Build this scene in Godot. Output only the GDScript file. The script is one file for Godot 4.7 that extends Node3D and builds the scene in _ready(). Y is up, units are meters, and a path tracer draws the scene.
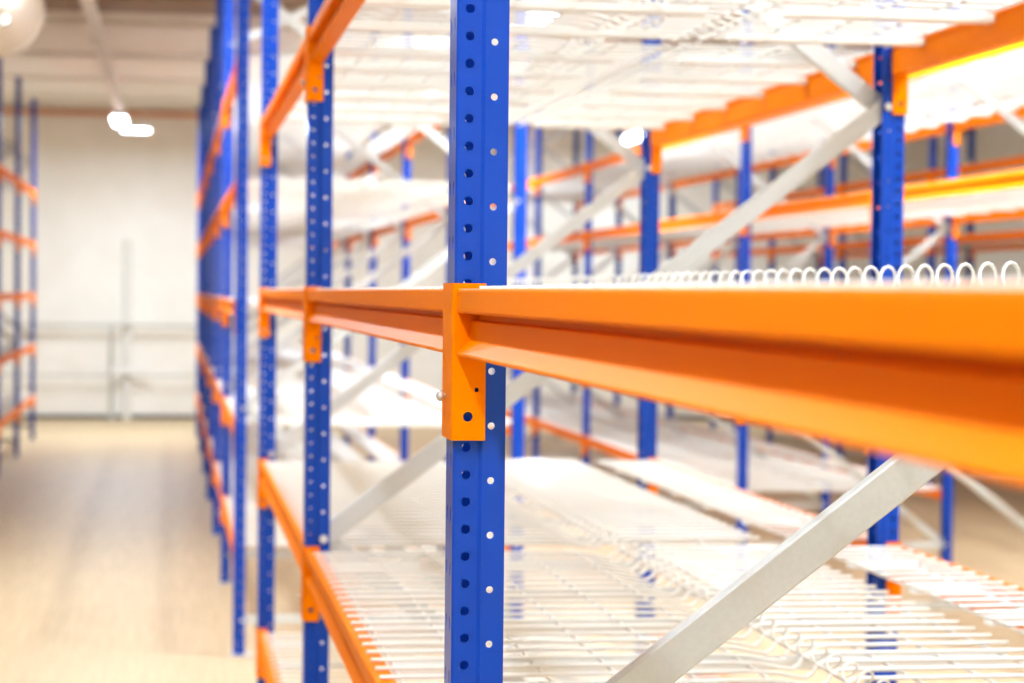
extends Node3D
# A warehouse aisle: blue and orange shelving racks with wire decks, seen along the rack face.
# y is up, metres; the aisle runs along -z, the racks stand at x > 0.25.

const BAY := 2.231         # from frame to frame
const EYE := 1.470         # height of the lens
const DEPTH := 1.180       # depth of a rack
const STEP := 0.4951       # from shelf to shelf
const POST_H := 3.30
const CEIL := 3.56
const WALL_Z := -25.52
const ORD := ["first", "second", "third", "fourth", "fifth", "sixth", "seventh", "eighth", "ninth"]

var M := {}
var mesh_post: ArrayMesh
var mesh_post_rear: ArrayMesh
var mesh_beam: ArrayMesh
var mesh_conn: ArrayMesh
var mesh_pin: ArrayMesh
var mesh_bolt: ArrayMesh
var mesh_foot: ArrayMesh
var cache := {}
var used := {}

# ------------------------------------------------------------------ materials
func noise_tex(freq: float, seed_: int, lo: Color, hi: Color, w := 512, h := 512, oct := 4) -> NoiseTexture2D:
	var n := FastNoiseLite.new()
	n.noise_type = FastNoiseLite.TYPE_SIMPLEX
	n.seed = seed_
	n.frequency = freq
	n.fractal_octaves = oct
	var t := NoiseTexture2D.new()
	t.width = w
	t.height = h
	t.seamless = true
	t.noise = n
	var g := Gradient.new()
	g.set_color(0, lo)
	g.set_color(1, hi)
	t.color_ramp = g
	return t

func mat(called: String, c: Color, rough: float, metal := 0.0, coat := 0.0) -> StandardMaterial3D:
	var m := StandardMaterial3D.new()
	m.resource_name = called
	m.albedo_color = c
	m.roughness = rough
	m.metallic = metal
	if coat > 0.0:
		m.clearcoat_enabled = true
		m.clearcoat = coat
		m.clearcoat_roughness = 0.12
	m.cull_mode = BaseMaterial3D.CULL_DISABLED
	M[called] = m
	return m

func grain(m: StandardMaterial3D, t: Texture2D, scale: Vector3) -> void:
	m.albedo_texture = t
	m.uv1_triplanar = true
	m.uv1_world_triplanar = true
	m.uv1_scale = scale

func materials() -> void:
	mat("blue_paint", Color8(6, 68, 178), 0.36, 0.0, 0.25)
	mat("orange_paint", Color8(255, 132, 0), 0.40, 0.0, 0.0)
	var peel := FastNoiseLite.new()
	peel.seed = 5
	peel.frequency = 0.012
	var pt := NoiseTexture2D.new()
	pt.width = 512
	pt.height = 512
	pt.seamless = true
	pt.as_normal_map = true
	pt.bump_strength = 2.0
	pt.noise = peel
	for k in ["blue_paint", "orange_paint"]:
		M[k].metallic_specular = 0.28 if k == "blue_paint" else 0.08
		M[k].normal_enabled = true
		M[k].normal_texture = pt
		M[k].normal_scale = 0.12
		M[k].uv1_triplanar = true
		M[k].uv1_world_triplanar = true
		M[k].uv1_scale = Vector3(2.2, 2.2, 2.2)
	var zinc := mat("zinc_steel", Color8(255, 255, 255), 0.45, 0.15)
	grain(zinc, noise_tex(0.03, 11, Color8(206, 205, 200), Color8(212, 211, 206)), Vector3(6, 6, 6))
	mat("white_wire", Color8(244, 242, 236), 0.36, 0.1, 0.3)
	mat("bright_bolt", Color8(225, 224, 220), 0.28, 0.6)
	var fl := mat("floor_screed", Color8(255, 255, 255), 0.5)
	grain(fl, noise_tex(0.02, 3, Color8(186, 157, 116), Color8(214, 187, 147), 1024, 1024, 5), Vector3(2.2, 1.0, 0.05))  # streaks along the aisle: wheel marks and painted reflections together
	var wl := mat("wall_paint", Color8(255, 255, 255), 0.6)
	grain(wl, noise_tex(0.01, 8, Color8(246, 238, 225), Color8(252, 245, 234)), Vector3(0.3, 0.3, 0.3))
	var ce := mat("ceiling_paint", Color8(255, 255, 255), 0.7)
	grain(ce, noise_tex(0.01, 21, Color8(247, 240, 228), Color8(252, 247, 238)), Vector3(0.5, 0.5, 0.3))
	mat("beam_brown", Color8(158, 132, 108), 0.6)
	mat("copper_pipe", Color8(214, 150, 108), 0.45)
	mat("rail_grey", Color8(200, 195, 184), 0.5)
	mat("pipe_pale", Color8(236, 230, 220), 0.5)
	mat("skirting_dark", Color8(92, 84, 74), 0.6)
	mat("duct_white", Color8(247, 240, 224), 0.6)
	mat("track_white", Color8(244, 239, 232), 0.5)
	mat("dark_rubber", Color8(40, 38, 36), 0.7)
	var gl := mat("lamp_glow", Color8(255, 252, 246), 0.4)
	gl.emission_enabled = true
	gl.emission = Color(0.86, 0.932, 1.0)
	gl.emission_energy_multiplier = 8.0

# ------------------------------------------------------------------ mesh tools
func begin() -> SurfaceTool:
	var st := SurfaceTool.new()
	st.begin(Mesh.PRIMITIVE_TRIANGLES)
	return st

func tri(st: SurfaceTool, a: Vector3, b: Vector3, c: Vector3, n: Vector3) -> void:
	# whichever way round it comes, the front is where n points
	if (b - a).cross(c - a).dot(n) > 0.0:
		var t := b
		b = c
		c = t
	for v in [a, b, c]:
		st.set_normal(n)
		st.add_vertex(v)

func quad(st: SurfaceTool, a: Vector3, b: Vector3, c: Vector3, d: Vector3, n: Vector3) -> void:
	tri(st, a, b, c, n)
	tri(st, a, c, d, n)

func add_box(st: SurfaceTool, lo: Vector3, hi: Vector3) -> void:
	for ax in 3:
		var u := (ax + 1) % 3
		var w := (ax + 2) % 3
		for s in 2:
			var p := Vector3.ZERO
			p[ax] = hi[ax] if s else lo[ax]
			var n := Vector3.ZERO
			n[ax] = 1.0 if s else -1.0
			var q := []
			for k in [[0, 0], [1, 0], [1, 1], [0, 1]]:
				var v := p
				v[u] = hi[u] if k[0] else lo[u]
				v[w] = hi[w] if k[1] else lo[w]
				q.append(v)
			quad(st, q[0], q[1], q[2], q[3], n)

func add_bevel_box(st: SurfaceTool, lo: Vector3, hi: Vector3, b: float) -> void:
	# a box whose four edges along its longest axis are chamfered
	var s := hi - lo
	var ax := 0
	if s.y >= s.x and s.y >= s.z:
		ax = 1
	elif s.z >= s.x and s.z >= s.y:
		ax = 2
	var u := (ax + 1) % 3
	var w := (ax + 2) % 3
	var ring := []
	for k in [[lo[u] + b, lo[w]], [hi[u] - b, lo[w]], [hi[u], lo[w] + b], [hi[u], hi[w] - b], [hi[u] - b, hi[w]], [lo[u] + b, hi[w]], [lo[u], hi[w] - b], [lo[u], lo[w] + b]]:
		var v := Vector3.ZERO
		v[u] = k[0]
		v[w] = k[1]
		ring.append(v)
	var mid := (lo + hi) * 0.5
	for i in 8:
		var a: Vector3 = ring[i]
		var c: Vector3 = ring[(i + 1) % 8]
		var a0 := a
		var c0 := c
		var a1 := a
		var c1 := c
		a0[ax] = lo[ax]
		c0[ax] = lo[ax]
		a1[ax] = hi[ax]
		c1[ax] = hi[ax]
		var e := (c0 - a0).normalized()
		var t := Vector3.ZERO
		t[ax] = 1.0
		var n := e.cross(t)
		if n.dot((a0 + c0) * 0.5 - Vector3(mid.x, mid.y, mid.z)) < 0.0:
			n = -n
		quad(st, a0, c0, c1, a1, n)
	for sgn in 2:
		var n2 := Vector3.ZERO
		n2[ax] = 1.0 if sgn else -1.0
		var first: Vector3 = ring[0]
		first[ax] = hi[ax] if sgn else lo[ax]
		for i in range(1, 7):
			var p1: Vector3 = ring[i]
			var p2: Vector3 = ring[i + 1]
			p1[ax] = first[ax]
			p2[ax] = first[ax]
			tri(st, first, p1, p2, n2)

func add_extrude_z(st: SurfaceTool, poly: PackedVector2Array, z0: float, z1: float) -> void:
	# a profile in x, y swept along z, closed at both ends
	var cw := Geometry2D.is_polygon_clockwise(poly)
	var n := poly.size()
	for i in n:
		var a := poly[i]
		var b := poly[(i + 1) % n]
		var e := (b - a).normalized()
		var nn := Vector3(e.y, -e.x, 0.0)
		if cw:
			nn = -nn
		quad(st, Vector3(a.x, a.y, z0), Vector3(b.x, b.y, z0), Vector3(b.x, b.y, z1), Vector3(a.x, a.y, z1), nn)
	var ix := Geometry2D.triangulate_polygon(poly)
	for k in range(0, ix.size(), 3):
		for s in 2:
			var z := z1 if s else z0
			var nz := signf(z1 - z0) * (1.0 if s else -1.0)
			tri(st, Vector3(poly[ix[k]].x, poly[ix[k]].y, z), Vector3(poly[ix[k + 1]].x, poly[ix[k + 1]].y, z), Vector3(poly[ix[k + 2]].x, poly[ix[k + 2]].y, z), Vector3(0, 0, nz))

func add_tube(st: SurfaceTool, pts: PackedVector3Array, r: float, sides: int) -> void:
	# a round bar along a path, smooth, with flat ends
	var rings := []
	var up := Vector3.UP
	for i in pts.size():
		var t := (pts[mini(i + 1, pts.size() - 1)] - pts[maxi(i - 1, 0)]).normalized()
		if absf(t.dot(up)) > 0.95:
			up = Vector3.RIGHT if absf(t.x) < 0.7 else Vector3.FORWARD
		var a := t.cross(up).normalized()
		var b := a.cross(t).normalized()
		up = b
		var ring := []
		for k in sides:
			var g := TAU * k / sides
			ring.append(a * cos(g) + b * sin(g))
		rings.append(ring)
	for i in pts.size() - 1:
		for k in sides:
			var k2 := (k + 1) % sides
			var n0: Vector3 = rings[i][k]
			var n1: Vector3 = rings[i][k2]
			var n2: Vector3 = rings[i + 1][k2]
			var n3: Vector3 = rings[i + 1][k]
			var p := [pts[i] + n0 * r, pts[i] + n1 * r, pts[i + 1] + n2 * r, pts[i + 1] + n3 * r]
			var nn := [n0, n1, n2, n3]
			var flip: bool = (p[1] - p[0]).cross(p[2] - p[0]).dot(n0 + n2) > 0.0
			for q in ([0, 2, 1, 0, 3, 2] if flip else [0, 1, 2, 0, 2, 3]):
				st.set_normal(nn[q])
				st.add_vertex(p[q])
	for s in 2:
		var i2 := pts.size() - 1 if s else 0
		var t2 := (pts[i2] - pts[pts.size() - 2 if s else 1]).normalized()
		for k in range(1, sides - 1):
			tri(st, pts[i2] + rings[i2][0] * r, pts[i2] + rings[i2][k] * r, pts[i2] + rings[i2][k + 1] * r, t2)

func edge_hit(du: float, dv: float, u0: float, u1: float, v0: float, v1: float) -> float:
	# how far a ray from the origin goes to the rim of the cell
	var t := 1e9
	if du > 1e-9:
		t = minf(t, u1 / du)
	if du < -1e-9:
		t = minf(t, u0 / du)
	if dv > 1e-9:
		t = minf(t, v1 / dv)
	if dv < -1e-9:
		t = minf(t, v0 / dv)
	return t

func add_holed_cell(st: SurfaceTool, o: Vector3, U: Vector3, V: Vector3, N: Vector3, u0: float, u1: float, v0: float, v1: float, a: float, b: float, power: float, thick: float, segs := 12) -> void:
	# sheet of the given thickness round a hole at o with half axes a, b; the cell runs u0..u1, v0..v1 about it
	var angs := []
	for k in segs:
		angs.append(TAU * (k + 0.25) / segs)
	for c in [[u0, v0], [u1, v0], [u1, v1], [u0, v1]]:
		var g := atan2(c[1], c[0])
		angs.append(g if g >= 0.0 else g + TAU)
	angs.sort()
	var outer := []
	var inner := []
	for g in angs:
		var du := cos(g)
		var dv := sin(g)
		var t := edge_hit(du, dv, u0, u1, v0, v1)
		outer.append(o + U * du * t + V * dv * t)
		var h := pow(pow(absf(du) / a, power) + pow(absf(dv) / b, power), -1.0 / power)
		inner.append(o + U * du * h + V * dv * h)
	var back := -N * thick
	for i in angs.size():
		var j := (i + 1) % angs.size()
		quad(st, outer[i], outer[j], inner[j], inner[i], N)
		quad(st, outer[i] + back, outer[j] + back, inner[j] + back, inner[i] + back, -N)
		var away: Vector3 = (o - (inner[i] + inner[j]) * 0.5).normalized()
		quad(st, inner[i], inner[j], inner[j] + back, inner[i] + back, away)

func add_holed_strip(st: SurfaceTool, o: Vector3, U: Vector3, N: Vector3, u0: float, u1: float, uh: float, h: float, pitch: float, phase: float, a: float, b: float, power: float, thick: float, segs := 12) -> void:
	# an upright strip with one column of holes; u0..u1 across from o, holes at u = uh
	var V := Vector3.UP
	var y := 0.0
	var c := phase
	while c - pitch * 0.5 < 0.0:
		c += pitch
	var first := c - pitch * 0.5
	var plain := func(ya: float, yb: float) -> void:
		if yb - ya < 1e-5:
			return
		var p := [o + U * u0 + V * ya, o + U * u1 + V * ya, o + U * u1 + V * yb, o + U * u0 + V * yb]
		quad(st, p[0], p[1], p[2], p[3], N)
		quad(st, p[0] - N * thick, p[1] - N * thick, p[2] - N * thick, p[3] - N * thick, -N)
	plain.call(0.0, first)
	y = first
	while y + pitch <= h:
		add_holed_cell(st, o + U * uh + V * (y + pitch * 0.5), U, V, N, u0 - uh, u1 - uh, -pitch * 0.5, pitch * 0.5, a, b, power, thick, segs)
		y += pitch
	plain.call(y, h)

# ------------------------------------------------------------------ scene tools
func numbered(n: String) -> String:
	if not used.has(n):
		used[n] = 0
		return n
	used[n] += 1
	return "%s_%03d" % [n, used[n]]

func thing(called: String, label: String, category: String, at: Vector3, turn := 0.0, group := "") -> Node3D:
	var o := Node3D.new()
	o.name = numbered(called)
	add_child(o)
	o.position = at
	o.rotation.y = turn
	o.set_meta("label", label)
	o.set_meta("category", category)
	if group != "":
		o.set_meta("group", group)
	return o

func part(called: String, mesh: Mesh, m: Material, parent: Node3D, at := Vector3.ZERO, turn := 0.0) -> MeshInstance3D:
	var o := MeshInstance3D.new()
	o.name = called
	o.mesh = mesh
	o.material_override = m
	o.position = at
	o.rotation.y = turn
	parent.add_child(o, true)
	return o

func solo(called: String, mesh: Mesh, m: Material, label: String, category: String, at := Vector3.ZERO, group := "") -> MeshInstance3D:
	var o := part(numbered(called), mesh, m, self, at)
	o.set_meta("label", label)
	o.set_meta("category", category)
	if group != "":
		o.set_meta("group", group)
	return o

func struct(called: String, mesh: Mesh, m: Material, label: String, category: String) -> MeshInstance3D:
	var o := solo(called, mesh, m, label, category)
	o.set_meta("kind", "structure")
	return o

func box_mesh(lo: Vector3, hi: Vector3) -> ArrayMesh:
	var st := begin()
	add_box(st, lo, hi)
	return st.commit()

func bevel_mesh(lo: Vector3, hi: Vector3, b: float) -> ArrayMesh:
	var st := begin()
	add_bevel_box(st, lo, hi, b)
	return st.commit()

func tube_mesh(pts: PackedVector3Array, r: float, sides := 8) -> ArrayMesh:
	var st := begin()
	add_tube(st, pts, r, sides)
	return st.commit()

# ------------------------------------------------------------------ rack pieces
func post_mesh(full: float) -> ArrayMesh:
	# full: the side (+1 or -1) with the whole flange while the other is cut short; 0 for both whole
	# upright: front face at x = 0 towards -x, open towards +x, cold-rolled with a step; z runs -0.026 .. 0.026
	var st := begin()
	var t := 0.002
	var h := POST_H
	# front face: two columns of slots
	for s in [-1.0, 1.0]:
		add_holed_strip(st, Vector3(0, 0, 0), Vector3(0, 0, s), Vector3.LEFT, 0.0, 0.0240, 0.0120, h, 0.05, 0.0119, 0.0024, 0.0075, 4.0, t, 12)
		# rounded corner
		var c := Vector3(0.0025, 0, s * 0.0240)
		for k in 3:
			var g0 := PI / 2 * k / 3.0
			var g1 := PI / 2 * (k + 1) / 3.0
			var n0 := Vector3(-cos(g0), 0, s * sin(g0))
			var n1 := Vector3(-cos(g1), 0, s * sin(g1))
			quad(st, c + n0 * 0.0025, c + n1 * 0.0025, c + n1 * 0.0025 + Vector3.UP * h, c + n0 * 0.0025 + Vector3.UP * h, (n0 + n1).normalized())
		# side with a hole every 25 mm
		add_holed_strip(st, Vector3(0, 0, s * 0.0265), Vector3.RIGHT, Vector3(0, 0, s), 0.0025, 0.0230, 0.0122, h, 0.025, 0.0248, 0.0043, 0.0043, 2.0, t, 14)
		# step
		var p0 := Vector3(0.0230, 0, s * 0.0265)
		var p1 := Vector3(0.0262, 0, s * 0.030)
		quad(st, p0, p1, p1 + Vector3.UP * h, p0 + Vector3.UP * h, Vector3(-0.68, 0, s * 0.73).normalized())
		quad(st, p0 - Vector3(0, 0, s * t), p1 - Vector3(0, 0, s * t), p1 + Vector3(0, h, -s * t), p0 + Vector3(0, h, -s * t), -Vector3(-0.68, 0, s * 0.73).normalized())
		if full != 0.0 and s != full:
			add_box(st, Vector3(0.0262, 0, minf(s * 0.028, s * 0.030)), Vector3(0.0300, h, maxf(s * 0.028, s * 0.030)))
			continue
		# flange with a hole every 50 mm
		add_holed_strip(st, Vector3(0, 0, s * 0.030), Vector3.RIGHT, Vector3(0, 0, s), 0.0262, 0.0474, 0.0345, h, 0.05, 0.0446, 0.0033, 0.0033, 2.0, t, 12)
		# returned edge
		add_box(st, Vector3(0.0456, 0, minf(s * 0.0262, s * 0.0302)), Vector3(0.0476, h, maxf(s * 0.0262, s * 0.0302)))
	return st.commit()


func build_rack_meshes() -> void:
	mesh_post = post_mesh(1.0)
	mesh_post_rear = post_mesh(0.0)
	var st := begin()

	# step beam: profile in x, y; top at y = 0, ledge for the deck on the inner side
	var half := (BAY - 0.072) * 0.5
	var prof := PackedVector2Array([
		Vector2(0.0015, -0.0012), Vector2(0.001, -0.003), Vector2(0.001, -0.0200), Vector2(0.0016, -0.0214), Vector2(0.0032, -0.0222),
		Vector2(0.0215, -0.0230), Vector2(0.0215, -0.0284), Vector2(0.0150, -0.0288), Vector2(0.0138, -0.0298), Vector2(0.0136, -0.0462), Vector2(0.0129, -0.0476),
		Vector2(0.0016, -0.0580), Vector2(0.0010, -0.0594), Vector2(0.0014, -0.0608), Vector2(0.0028, -0.0614),
		Vector2(0.0300, -0.0614), Vector2(0.0312, -0.0602), Vector2(0.0312, -0.0165), Vector2(0.0280, -0.0150), Vector2(0.0280, -0.0120),
		Vector2(0.0312, -0.0105), Vector2(0.0312, -0.0050), Vector2(0.0300, -0.0038), Vector2(0.0098, -0.0038), Vector2(0.0098, -0.0008), Vector2(0.0090, 0.0), Vector2(0.0028, 0.0)])
	add_extrude_z(st, prof, half, -half)
	mesh_beam = st.commit()

	# end connector for the +z end of a beam: plate across the beam end, and a leg with slots hooked on the post face
	st = begin()
	var zp := half
	var th := 0.003
	var top := 0.005
	var low := -0.138
	var cell := func(ya: float, yb: float, hx: float, hy: float, r: float) -> void:
		add_holed_cell(st, Vector3(hx, hy, zp + th), Vector3.RIGHT, Vector3.UP, Vector3.BACK, -0.0008 - hx, 0.028 - hx, ya - hy, yb - hy, r, r, 2.0, th, 14)
	add_box(st, Vector3(-0.0008, -0.080, zp), Vector3(0.028, top, zp + th))
	cell.call(-0.104, -0.080, 0.020, -0.092, 0.0021)
	cell.call(low, -0.104, 0.0122, -0.1165, 0.0046)
	add_box(st, Vector3(0.0279, low, zp), Vector3(0.0281, -0.080, zp + th))
	add_box(st, Vector3(-0.0008, low - 0.0001, zp), Vector3(0.028, low + 0.0001, zp + th))
	# rounded bend between plate and leg
	var bc := Vector2(-0.0008, zp + 0.0014)
	for k in 4:
		var g0 := PI / 2 * k / 4.0
		var g1 := PI / 2 * (k + 1) / 4.0
		var a0 := Vector3(bc.x - cos(g0) * 0.0022, low, bc.y - sin(g0) * 0.0014)
		var a1 := Vector3(bc.x - cos(g1) * 0.0022, low, bc.y - sin(g1) * 0.0014)
		quad(st, a0, a1, a1 + Vector3.UP * (top - low), a0 + Vector3.UP * (top - low), Vector3(-cos((g0 + g1) * 0.5), 0, -sin((g0 + g1) * 0.5)))
	for k in 3:
		var yc := -0.018 - 0.05 * k
		var ya := yc - 0.025
		var yb := yc + 0.025
		if k == 0:
			yb = top
		if k == 2:
			ya = low
		add_holed_cell(st, Vector3(-0.0030, yc, zp + 0.0185), Vector3(0, 0, 1), Vector3.UP, Vector3.LEFT, -0.0170, 0.0170, ya - yc, yb - yc, 0.0017, 0.0085, 4.0, 0.0022, 10)
	add_box(st, Vector3(-0.0030, top - 0.0001, zp + 0.0015), Vector3(-0.0008, top + 0.0001, zp + 0.0355))
	add_box(st, Vector3(-0.0030, low - 0.0001, zp + 0.0015), Vector3(-0.0008, low + 0.0001, zp + 0.0355))
	add_box(st, Vector3(-0.0030, low, zp + 0.0354), Vector3(-0.0008, top, zp + 0.0356))
	mesh_conn = st.commit()

	# locking pin: shaft and rounded head
	st = begin()
	var px := PackedVector3Array()
	add_tube(st, PackedVector3Array([Vector3(-0.0035, 0, 0), Vector3(-0.0065, 0, 0)]), 0.0022, 10)
	for k in 7:
		px.append(Vector3.ZERO)
	var prev := []
	for k in 9:
		var g := -PI / 2 + PI * k / 8.0
		var row := []
		for j in 12:
			var b := TAU * j / 12.0
			row.append(Vector3(sin(g), cos(g) * cos(b), cos(g) * sin(b)))
		if k > 0:
			for j in 12:
				var n0: Vector3 = prev[j]
				var n1: Vector3 = prev[(j + 1) % 12]
				var n2: Vector3 = row[(j + 1) % 12]
				var n3: Vector3 = row[j]
				var o := Vector3(-0.0082, 0, 0)
				var sc := Vector3(0.0040, 0.0054, 0.0054)
				quad(st, o + n0 * sc, o + n1 * sc, o + n2 * sc, o + n3 * sc, (n0 + n1 + n2 + n3).normalized())
		prev = row
	mesh_pin = st.commit()

	# hexagon bolt with washer, axis along z
	st = begin()
	var hexa := PackedVector2Array()
	var disc := PackedVector2Array()
	for k in 6:
		hexa.append(Vector2(cos(TAU * k / 6), sin(TAU * k / 6)) * 0.0062)
	for k in 14:
		disc.append(Vector2(cos(TAU * k / 14), sin(TAU * k / 14)) * 0.0082)
	add_extrude_z(st, disc, 0.0, 0.0014)
	add_extrude_z(st, hexa, 0.0014, 0.0062)
	mesh_bolt = st.commit()

	# foot plate
	st = begin()
	add_bevel_box(st, Vector3(-0.012, 0.0, -0.045), Vector3(0.075, 0.004, 0.045), 0.001)
	add_box(st, Vector3(0.002, 0.004, -0.0208), Vector3(0.042, 0.050, -0.0180))
	add_box(st, Vector3(0.002, 0.004, 0.0180), Vector3(0.042, 0.050, 0.0208))
	mesh_foot = st.commit()

func brace_mesh(a: Vector2, b: Vector2, w: float, z0: float) -> ArrayMesh:
	# lipped channel between two points of a frame plane, web towards +z
	var key := "brace%s%s%s" % [a, b, z0]
	if cache.has(key):
		return cache[key]
	var l := (b - a).length()
	var t := 0.0016
	var d := 0.017
	var hw := w * 0.5
	# profile in (v across, z)
	var prof := PackedVector2Array([
		Vector2(-hw + 0.002, d), Vector2(hw - 0.002, d), Vector2(hw, d - 0.002), Vector2(hw, 0), Vector2(hw - 0.008, 0), Vector2(hw - 0.008, t),
		Vector2(hw - t, t), Vector2(hw - t, d - t), Vector2(-hw + t, d - t), Vector2(-hw + t, t), Vector2(-hw + 0.008, t), Vector2(-hw + 0.008, 0), Vector2(-hw, 0), Vector2(-hw, d - 0.002)])
	var st := begin()
	add_extrude_z(st, prof, -l * 0.5, l * 0.5)
	var raw := st.commit()
	# local x of the profile -> across, y -> world z, sweep -> along
	var e := (b - a).normalized()
	var along := Vector3(e.x, e.y, 0)
	var across := Vector3(-e.y, e.x, 0)
	var tf := Transform3D(Basis(across, Vector3(0, 0, 1), along), Vector3((a.x + b.x) * 0.5, (a.y + b.y) * 0.5, z0))
	var out := SurfaceTool.new()
	out.begin(Mesh.PRIMITIVE_TRIANGLES)
	out.append_from(raw, 0, tf)
	var m := out.commit()
	cache[key] = m
	return m

func make_frame(label: String, at: Vector3, turn: float, group: String) -> Node3D:
	var f := thing("rack_frame", label, "rack frame", at, turn, group)
	var fp := part("front_post", mesh_post, M.blue_paint, f, Vector3(0, 0.004, 0))
	part("foot_plate", mesh_foot, M.zinc_steel, fp, Vector3(0, -0.004, 0))
	var rp := part("rear_post", mesh_post_rear, M.blue_paint, f, Vector3(DEPTH, 0.004, 0), PI)
	part("foot_plate", mesh_foot, M.zinc_steel, rp, Vector3(0, -0.004, 0))
	var xf := 0.036
	var xr := DEPTH - 0.036
	var nodes := [Vector2(xr, 0.148), Vector2(xf, 0.997), Vector2(xr, 1.846), Vector2(xf, 2.695), Vector2(xr, 3.24)]
	for i in nodes.size() - 1:
		# neighbours lie in turn before and behind, so their ends lap
		part("diagonal_brace", brace_mesh(nodes[i], nodes[i + 1], 0.037, 0.002 if i % 2 else -0.0195), M.zinc_steel, f)
	part("cross_brace", brace_mesh(Vector2(xf, 0.143), Vector2(xr, 0.143), 0.037, 0.002), M.zinc_steel, f)
	for n in nodes + [Vector2(xf, 0.143)]:
		part("bolt", mesh_bolt, M.bright_bolt, f, Vector3(n.x, n.y, 0.0302))
	return f

func make_beam(label: String, at: Vector3, turn: float, group: String) -> Node3D:
	var b := thing("shelf_beam", label, "shelf beam", at, turn, group)
	b.set_meta("kind", "thing")
	part("beam_profile", mesh_beam, M.orange_paint, b)
	var c := part("connector", mesh_conn, M.orange_paint, b)
	part("locking_pin", mesh_pin, M.bright_bolt, c, Vector3(0, -0.099, (BAY - 0.072) * 0.5 + 0.030))
	# the other end is the mirror image
	if not cache.has("conn_far"):
		var st := begin()
		st.append_from(mesh_conn, 0, Transform3D(Basis.from_scale(Vector3(1, 1, -1)), Vector3.ZERO))
		var a := st.commit().surface_get_arrays(0)
		var vs: PackedVector3Array = a[Mesh.ARRAY_VERTEX]
		var ns: PackedVector3Array = a[Mesh.ARRAY_NORMAL]
		var s2 := begin()
		for i in range(0, vs.size(), 3):
			var mean := (ns[i] + ns[i + 1] + ns[i + 2]).normalized()
			tri(s2, vs[i], vs[i + 1], vs[i + 2], mean)
		cache["conn_far"] = s2.commit()
	part("connector", cache["conn_far"], M.orange_paint, b)
	return b

const WIRE_PITCH := 0.067
func wire_xs(x0: float, x1: float) -> ArrayMesh:
	var key := "wx%.3f" % (x1 - x0)
	if not cache.has(key):
		cache[key] = tube_mesh(PackedVector3Array([Vector3(0, 0, 0), Vector3(x1 - x0, 0, 0)]), 0.0032, 6)
	return cache[key]

func wire_bent(x0: float, x1: float, xc: float) -> ArrayMesh:
	# before the spiral each wire dips and swings back by one pitch
	var key := "wb%.3f%.3f%.3f" % [x0, x1, xc]
	if not cache.has(key):
		var c := xc - x0
		var pts := PackedVector3Array([Vector3(0, 0, 0), Vector3(c - 0.115, 0, 0), Vector3(c - 0.080, -0.003, -0.003), Vector3(c - 0.050, -0.010, -0.012), Vector3(c - 0.030, -0.014, -0.026), Vector3(c - 0.017, -0.011, -0.042), Vector3(c - 0.008, -0.004, -0.056), Vector3(c + 0.006, 0, -0.065), Vector3(c + 0.025, 0, -0.067), Vector3(x1 - x0, 0, -0.067)])
		cache[key] = tube_mesh(pts, 0.0032, 6)
	return cache[key]

func channel_mesh(x0: float, x1: float) -> ArrayMesh:
	# open folded channel under the wires, along x
	var key := "ch%.3f" % (x1 - x0)
	if not cache.has(key):
		var prof := PackedVector2Array([Vector2(-0.019, 0), Vector2(-0.019, -0.012), Vector2(-0.017, -0.014), Vector2(0.017, -0.014), Vector2(0.019, -0.012), Vector2(0.019, 0), Vector2(0.0175, 0), Vector2(0.0175, -0.0125), Vector2(-0.0175, -0.0125), Vector2(-0.0175, 0)])
		var st := begin()
		add_extrude_z(st, prof, -(x1 - x0) * 0.5, (x1 - x0) * 0.5)
		var out := begin()
		out.append_from(st.commit(), 0, Transform3D(Basis(Vector3(0, 0, -1), Vector3(0, 1, 0), Vector3(1, 0, 0)), Vector3((x1 - x0) * 0.5, 0, 0)))
		cache[key] = out.commit()
	return cache[key]

func coil_mesh(length: float) -> ArrayMesh:
	if not cache.has("coil"):
		var pts := PackedVector3Array()
		var turns := int(length / WIRE_PITCH)
		for k in turns * 14 + 1:
			var g := TAU * k / 14.0
			pts.append(Vector3(sin(g) * 0.0150, 0.0150 + 0.0195 * cos(g), turns * WIRE_PITCH * 0.5 - WIRE_PITCH * k / 14.0))
		cache["coil"] = tube_mesh(pts, 0.0021, 6)
	return cache["coil"]

func long_mesh(length: float) -> ArrayMesh:
	if not cache.has("long"):
		cache["long"] = tube_mesh(PackedVector3Array([Vector3(0, 0, length * 0.5), Vector3(0, 0, -length * 0.5)]), 0.0025, 6)
	return cache["long"]

func add_moved(st: SurfaceTool, m: Mesh, at: Vector3) -> void:
	st.append_from(m, 0, Transform3D(Basis(), at))

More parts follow.
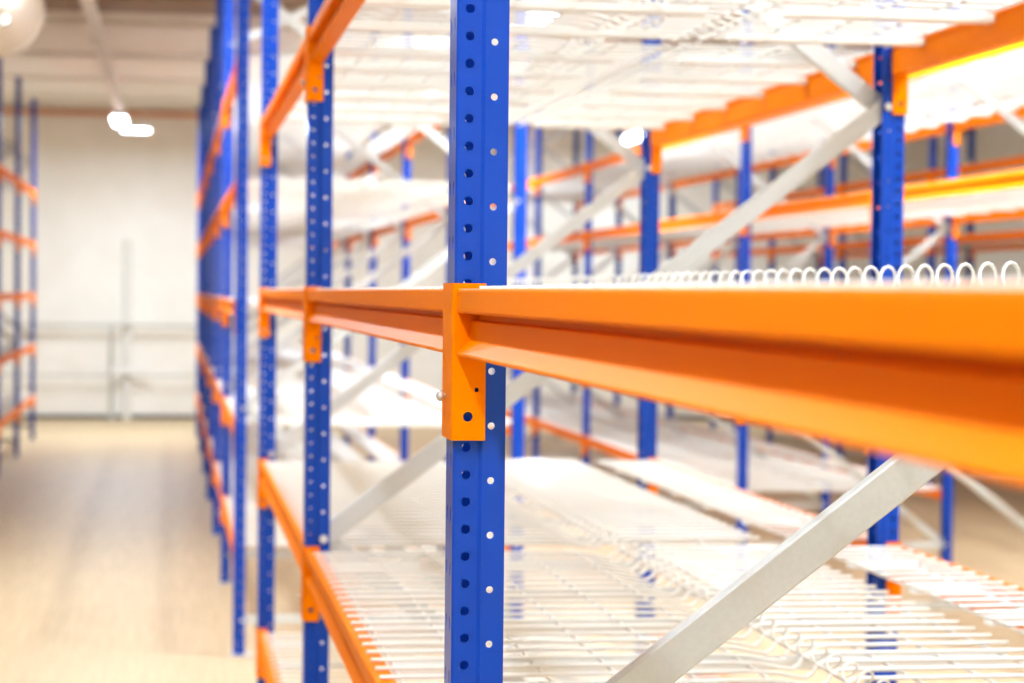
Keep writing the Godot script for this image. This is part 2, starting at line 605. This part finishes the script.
func make_panel(label: String, at: Vector3, turn: float, group: String, x0: float, x1: float, coil_x: float, single: bool, coil_tall := 1.0, channel_end := 9.0) -> Node3D:
	# wire deck panel in the rack's own x; y = 0 is the top of the beams
	var p := thing("wire_panel", label, "wire shelf", at, turn, group)
	var length := BAY - 0.066
	var n := int(length / WIRE_PITCH)
	var z0 := -n * WIRE_PITCH * 0.5 + WIRE_PITCH * (1.0 if coil_x > 0.0 else 0.5)
	var xs := []
	var x := maxf(x0 + 0.012, 0.040)
	while x < minf(x1 - 0.01, DEPTH - 0.038):
		xs.append(x)
		x += 0.095
	if single:
		for i in n:
			part("wire", wire_bent(x0, x1, coil_x) if coil_x > 0.0 else wire_xs(x0, x1), M.white_wire, p, Vector3(x0, -0.0004, z0 + i * WIRE_PITCH))
		for v in xs:
			part("long_wire", long_mesh(length), M.white_wire, p, Vector3(v, -0.0060, 0))
	else:
		var key := "grid%.3f%.3f" % [x0, x1]
		if not cache.has(key):
			var st := begin()
			for i in n:
				add_moved(st, wire_bent(x0, x1, coil_x) if coil_x > 0.0 else wire_xs(x0, x1), Vector3(x0, -0.0004, z0 + i * WIRE_PITCH))
			for v in xs:
				add_moved(st, long_mesh(length), Vector3(v, -0.0060, 0))
			cache[key] = st.commit()
		part("wire_grid", cache[key], M.white_wire, p).set_meta("kind", "stuff")
	for i in 6:
		var ca := maxf(x0 + (0.0 if coil_x > 0.0 else 0.030), 0.0325)
		var cb := minf(minf(x1 - 0.012, DEPTH - 0.0325), channel_end)
		part("support_channel", channel_mesh(ca, cb), M.white_wire, p, Vector3(ca, -0.0090, (i - 2.5) * length / 6.0))
	if coil_x > 0.0:
		part("spiral_edge", coil_mesh(length), M.white_wire, p, Vector3(coil_x, -0.001, 0)).scale.y = coil_tall
	return p

# ------------------------------------------------------------------ rows of racks
func rack_row(x: float, mirrored: bool, first_z: float, bays: int, base: float, levels: Array, where: String, count_from_far: bool, seen: Callable) -> void:
	var turn := PI if mirrored else 0.0
	var sx := -1.0 if mirrored else 1.0
	for k in bays + 1:
		var nth: String = ORD[(bays - k) if count_from_far else k]
		var z := first_z - k * BAY - 0.030
		make_frame("blue perforated upright frame with grey braces, %s frame %s" % [nth, where], Vector3(x, 0, z), turn, "blue frames " + where)
	for k in bays:
		var nth: String = ORD[(bays - 1 - k) if count_from_far else k]
		var zc := first_z - (k + 0.5) * BAY - 0.030
		for lv in levels:
			if not seen.call(k, lv):
				continue
			var y: float = base + STEP * lv
			var lev: String = ORD[lv]
			make_beam("orange beam, aisle side, %s level, %s bay %s" % [lev, nth, where], Vector3(x, y, zc), turn, "orange beams " + where)
			make_beam("orange beam, rear side, %s level, %s bay %s" % [lev, nth, where], Vector3(x + sx * DEPTH, y, zc), turn + PI, "orange beams " + where)
			var g0 := 0.930
			var g1 := 0.990
			var single := false
			if where == WHERE_A1:
				single = k > 0 and (lv == 1 or lv == 3)
				if lv == 3:
					g0 = 0.736
					g1 = 0.743
			make_panel("white wire shelf panel, %s level, %s bay %s" % [lev, nth, where], Vector3(x, y, zc), turn, "wire panels " + where, 0.0115, g0, 0.575 if lv == 3 else 0.611, single, 0.62 if lv == 1 else 1.0, 0.638 if g0 < 0.8 else 9.0)
			make_panel("narrow rear wire strip, %s level, %s bay %s" % [lev, nth, where], Vector3(x, y, zc), turn, "wire strips " + where, g1, DEPTH - 0.0115, -1.0, single)

const WHERE_A1 := "back from the walk-through gap"
const WHERE_A2 := "from far wall, beyond the gap"
const WHERE_B := "from far wall, row behind aisle rack"
const WHERE_C := "from far wall, last parallel row"
const WHERE_L := "from far wall, row across the aisle"

func lamp(at: Vector3, along_x: bool, label: String, energy: float, half := 0.6, rods := true, up := 0.0) -> void:
	var o := thing("strip_lamp", label, "ceiling lamp", at, PI / 2 if along_x else 0.0, "strip lamps under the ceiling")
	var st := begin()
	add_extrude_z(st, PackedVector2Array([Vector2(-0.03, 0.06), Vector2(0.03, 0.06), Vector2(0.075, 0.012), Vector2(0.075, 0.0), Vector2(-0.075, 0.0), Vector2(-0.075, 0.012)]), -half - 0.02, half + 0.02)
	part("housing", st.commit(), M.track_white, o)
	# added fill light for the ceiling: a glowing slot along each shoulder
	for s in ([-1.0, 1.0] if up > 0.0 else []):
		part("fill_glow_slot", bevel_mesh(Vector3(s * 0.066 - 0.008, 0.0222, -half), Vector3(s * 0.066 + 0.008, 0.0262, half), 0.001), M.lamp_glow, o)
	part("glowing_diffuser", bevel_mesh(Vector3(-0.065, -0.022, -half), Vector3(0.065, -0.0005, half), 0.012), M.lamp_glow, o)
	if rods:
		for zr in [half * 0.7, -half * 0.7]:
			part("hanger_rod", tube_mesh(PackedVector3Array([Vector3(0, 0.06, zr), Vector3(0, CEIL - at.y, zr)]), 0.004, 6), M.track_white, o)
	var l := AreaLight3D.new()
	l.name = "strip_lamp_light"
	l.area_size = Vector2(0.13, half * 2.0)
	l.light_color = Color(0.86, 0.932, 1.0)
	l.light_energy = energy
	l.area_range = 40.0
	l.shadow_enabled = true
	l.position = Vector3(0, -0.026, 0)
	l.rotation.x = -PI / 2
	o.add_child(l, true)
	if up <= 0.0:
		return
	var u := l.duplicate()  # added upward fill light, bounced off the ceiling
	u.light_energy = energy * up
	u.position = Vector3(0, 0.0625, 0)
	u.rotation.x = PI / 2
	o.add_child(u, true)

func _ready() -> void:
	# ---- camera: a plain lens turned a little towards the rack and slightly down
	var cam := Camera3D.new()
	cam.name = "camera"
	cam.fov = rad_to_deg(2.0 * atan(341.5 / 2220.3))
	cam.near = 0.05
	cam.far = 80.0
	cam.position = Vector3(0, EYE, 0)
	cam.basis = Basis(Vector3.UP, -0.1526) * Basis(Vector3.RIGHT, -0.0217) * Basis(Vector3.BACK, 0.0100)
	add_child(cam)
	var lens := CameraAttributesPhysical.new()
	lens.frustum_focal_length = 50.0
	lens.frustum_focus_distance = 2.025
	lens.frustum_near = 0.05
	lens.frustum_far = 80.0
	lens.exposure_aperture = 4.9
	cam.attributes = lens
	cam.fov = rad_to_deg(2.0 * atan(341.5 / 2220.3))
	cam.current = true
	# ---- environment and exposure
	var env := Environment.new()
	env.background_mode = Environment.BG_COLOR
	env.background_color = Color(0.6, 0.58, 0.55)
	env.tonemap_mode = Environment.TONE_MAPPER_LINEAR
	env.tonemap_exposure = 2.55
	env.sdfgi_enabled = true
	env.ssao_enabled = true
	env.ssil_enabled = true
	var we := WorldEnvironment.new()
	we.name = "environment"
	we.environment = env
	add_child(we)
	materials()
	# ---- strip lamps over the aisles
	var hy := 3.13
	var e := 2.6
	for k in 4:  # out of view, placed to light the aisle floor and front posts
		lamp(Vector3(-0.51, hy, [-10.7, -5.8, -0.8, 2.6][k]), false, "unseen lit strip lamp over the open aisle, %s back from the far-end lamp" % ORD[k], e * [1.5, 0.8, 0.72, 0.72][k], 0.6, false, [0.12, 0.8, 0.8, 0.8][k])
	lamp(Vector3(-0.51, hy, -22.2), false, "lit white strip lamp at the far end of the aisle track", e * 2.1, 0.5, false)
	lamp(Vector3(-0.37, hy, -23.4), true, "short lit lamp hung crosswise beside the aisle track", e * 0.6, 0.14)
	for k in 5:  # from the third on out of view, placed to light the near bays
		lamp(Vector3(2.19, hy + 0.02, [-18.5, -13.2, -8.0, -2.8, 2.2][k]), false, "lit white strip lamp behind the aisle rack, %s from far wall" % ORD[k], e * [1.8, 1.9, 2.0, 0.9, 0.8][k], 0.6, true, 0.15 if k < 2 else 0.55)
	for k in 4:  # all but the first out of view, placed to light the rear rows
		lamp(Vector3(4.90, hy + 0.02, [-23.6, -10.6, -5.4, -0.2][k]), false, "lit white strip lamp between the last rack rows, %s from far wall" % ORD[k], e * [1.0, 1.6, 1.6, 1.6][k], 0.9 if k == 0 else 0.6, true, 0.1 if k < 1 else 0.5)

	# ---- the room
	var x0 := -4.6
	var x1 := 9.4
	var zb := 4.2
	struct("floor", box_mesh(Vector3(x0 - 0.2, -0.2, WALL_Z - 0.2), Vector3(x1 + 0.2, 0.0, zb + 0.2)), M.floor_screed, "smooth beige screed floor of the warehouse aisle", "floor")
	struct("ceiling", box_mesh(Vector3(x0 - 0.2, CEIL, WALL_Z - 0.2), Vector3(x1 + 0.2, CEIL + 0.2, zb + 0.2)), M.ceiling_paint, "pale beige warehouse ceiling above the racks", "ceiling")
	struct("wall_back", box_mesh(Vector3(x0, 0.0, WALL_Z - 0.2), Vector3(x1, CEIL, WALL_Z)), M.wall_paint, "white far wall at the end of the aisle", "wall")
	struct("wall_left", box_mesh(Vector3(x0 - 0.2, 0.0, WALL_Z - 0.2), Vector3(x0, CEIL, zb + 0.2)), M.wall_paint, "white side wall behind the rack across the aisle", "wall")
	struct("wall_right", box_mesh(Vector3(x1, 0.0, WALL_Z - 0.2), Vector3(x1 + 0.2, CEIL, zb + 0.2)), M.wall_paint, "white side wall beyond the last rack row", "wall")
	struct("wall_front", box_mesh(Vector3(x0, 0.0, zb), Vector3(x1, CEIL, zb + 0.2)), M.wall_paint, "white wall facing the far aisle end", "wall")
	struct("baseboard_back", bevel_mesh(Vector3(x0, 0.0, WALL_Z), Vector3(x1, 0.05, WALL_Z + 0.02), 0.004), M.skirting_dark, "dark skirting along the foot of the far wall", "baseboard")

	# ---- racks
	build_rack_meshes()
	var all := func(_k: int, _l: int) -> bool: return true
	# the rack in focus: four frames, three bays, then the gap
	var low := EYE - 2.0 * STEP
	rack_row(0.2555, false, 0.2256, 3, low + 0.0038, [0, 1, 2, 3], WHERE_A1, true, func(k: int, l: int) -> bool: return (k == 0 and l == 2) or k > 0)
	rack_row(0.2555, false, -8.966, 6, low - 0.0406, [0, 1, 2, 3, 4], WHERE_A2, true, all)
	rack_row(2.965, false, -6.900, 7, low - 0.0406, [0, 1, 2, 3, 4], WHERE_B, true, func(k: int, l: int) -> bool: return k > 1 or l > 0)
	rack_row(5.600, false, -13.703, 4, low - 0.0406, [0, 1, 2, 3, 4], WHERE_C, true, all)
	rack_row(-1.300, true, -15.27, 3, low - 0.0406, [0, 1, 2, 3, 4], WHERE_L, true, all)

	# ---- things along the far wall and under the ceiling
	var zr := WALL_Z + 0.16
	var rail := thing("guard_rail", "grey tubular guard rail before the far white wall", "guard rail", Vector3(0, 0, zr))
	part("top_rail", tube_mesh(PackedVector3Array([Vector3(-2.6, 1.065, 0), Vector3(0.6, 1.065, 0)]), 0.024, 10), M.rail_grey, rail)
	part("middle_rail", tube_mesh(PackedVector3Array([Vector3(-2.6, 0.50, 0), Vector3(0.6, 0.50, 0)]), 0.012, 10), M.rail_grey, rail)
	for px in [-2.55, -0.65, 0.55]:
		var rp := part("post", tube_mesh(PackedVector3Array([Vector3(px, 0.0, 0), Vector3(px, 1.05, 0)]), 0.026, 10), M.rail_grey, rail)
		part("foot_plate", bevel_mesh(Vector3(px - 0.06, 0, -0.06), Vector3(px + 0.06, 0.008, 0.06), 0.002), M.rail_grey, rp)
	solo("glint_plate", bevel_mesh(Vector3(-0.66, 0.53, zr + 0.028), Vector3(-0.26, 0.60, zr + 0.034), 0.002), M.track_white, "small white plate standing in for a bright reflection at the guard rail", "plate")  # a bright reflection on the far wall, put into a white plate
	var dp := thing("wall_pipe", "pale grey standpipe against the far wall behind the rail", "pipe", Vector3(-0.485, 0, WALL_Z + 0.07))
	part("pipe", tube_mesh(PackedVector3Array([Vector3(0, 0.0, 0), Vector3(0, 2.0, 0)]), 0.05, 14), M.pipe_pale, dp)
	part("collar", tube_mesh(PackedVector3Array([Vector3(0, 1.98, 0), Vector3(0, 2.02, 0)]), 0.058, 14), M.pipe_pale, dp)
	solo("ceiling_pipe", tube_mesh(PackedVector3Array([Vector3(x0, 3.45, WALL_Z + 0.1), Vector3(x1, 3.45, WALL_Z + 0.1)]), 0.032, 12), M.copper_pipe, "copper coloured pipe along the top of the far wall", "pipe")
	# lamp track over the aisle, ceiling beams, round duct
	var tr := thing("lamp_track", "long pale lamp track hung along the middle of the aisle", "lamp track", Vector3(-0.51, hy + 0.0605, 0))
	part("track_bar", bevel_mesh(Vector3(-0.040, 0.0, -22.0), Vector3(0.040, 0.06, 3.6), 0.004), M.track_white, tr)
	for k in 6:
		part("hanger_rod", tube_mesh(PackedVector3Array([Vector3(0, 0.06, -20.5 + 4.6 * k), Vector3(0, CEIL - hy - 0.06, -20.5 + 4.6 * k)]), 0.006, 6), M.track_white, tr)
	for k in 3:
		part("joint_box", bevel_mesh(Vector3(-0.045, -0.02, [-15.9, -7.9, -3.2][k]), Vector3(0.045, 0.07, [-15.5, -7.5, -2.8][k]), 0.004), M.track_white, tr)
	var bz := [-15.25, -17.6, -20.1, -22.4, -24.6, -11.5, -7.5, -3.5, 0.5]
	for k in bz.size():
		var z: float = bz[k]
		var deep := 0.19 if k == 0 else 0.05
		var wide := 0.30 if k == 0 else 0.10
		var bm := struct("ceiling_beam", bevel_mesh(Vector3(x0, CEIL - deep, z - wide), Vector3(1.9 if k == 0 else x1, CEIL, z + wide), 0.01), M.beam_brown if k == 0 else M.ceiling_paint, "brown deep beam across the ceiling" if k == 0 else ("shallow beige ceiling rib, %s from brown beam towards far wall" % ORD[k - 1] if k < 5 else "shallow beige ceiling rib, %s from brown beam away from far wall" % ORD[k - 5]), "ceiling beam")
		bm.set_meta("group", "beams across the ceiling")
	var duct := thing("round_duct", "round pale air duct under the ceiling ending over the aisle", "air duct", Vector3(-1.00, 3.06, 0))
	part("duct_body", tube_mesh(PackedVector3Array([Vector3(0, 0, -13.0), Vector3(0, 0, 3.8)]), 0.262, 36), M.duct_white, duct)
	part("end_rim", tube_mesh(PackedVector3Array([Vector3(0, 0, -13.04), Vector3(0, 0, -12.98)]), 0.272, 36), M.duct_white, duct)
	part("nozzle", tube_mesh(PackedVector3Array([Vector3(0.13, -0.20, -11.6), Vector3(0.16, -0.245, -11.6)]), 0.03, 12), M.rail_grey, duct)
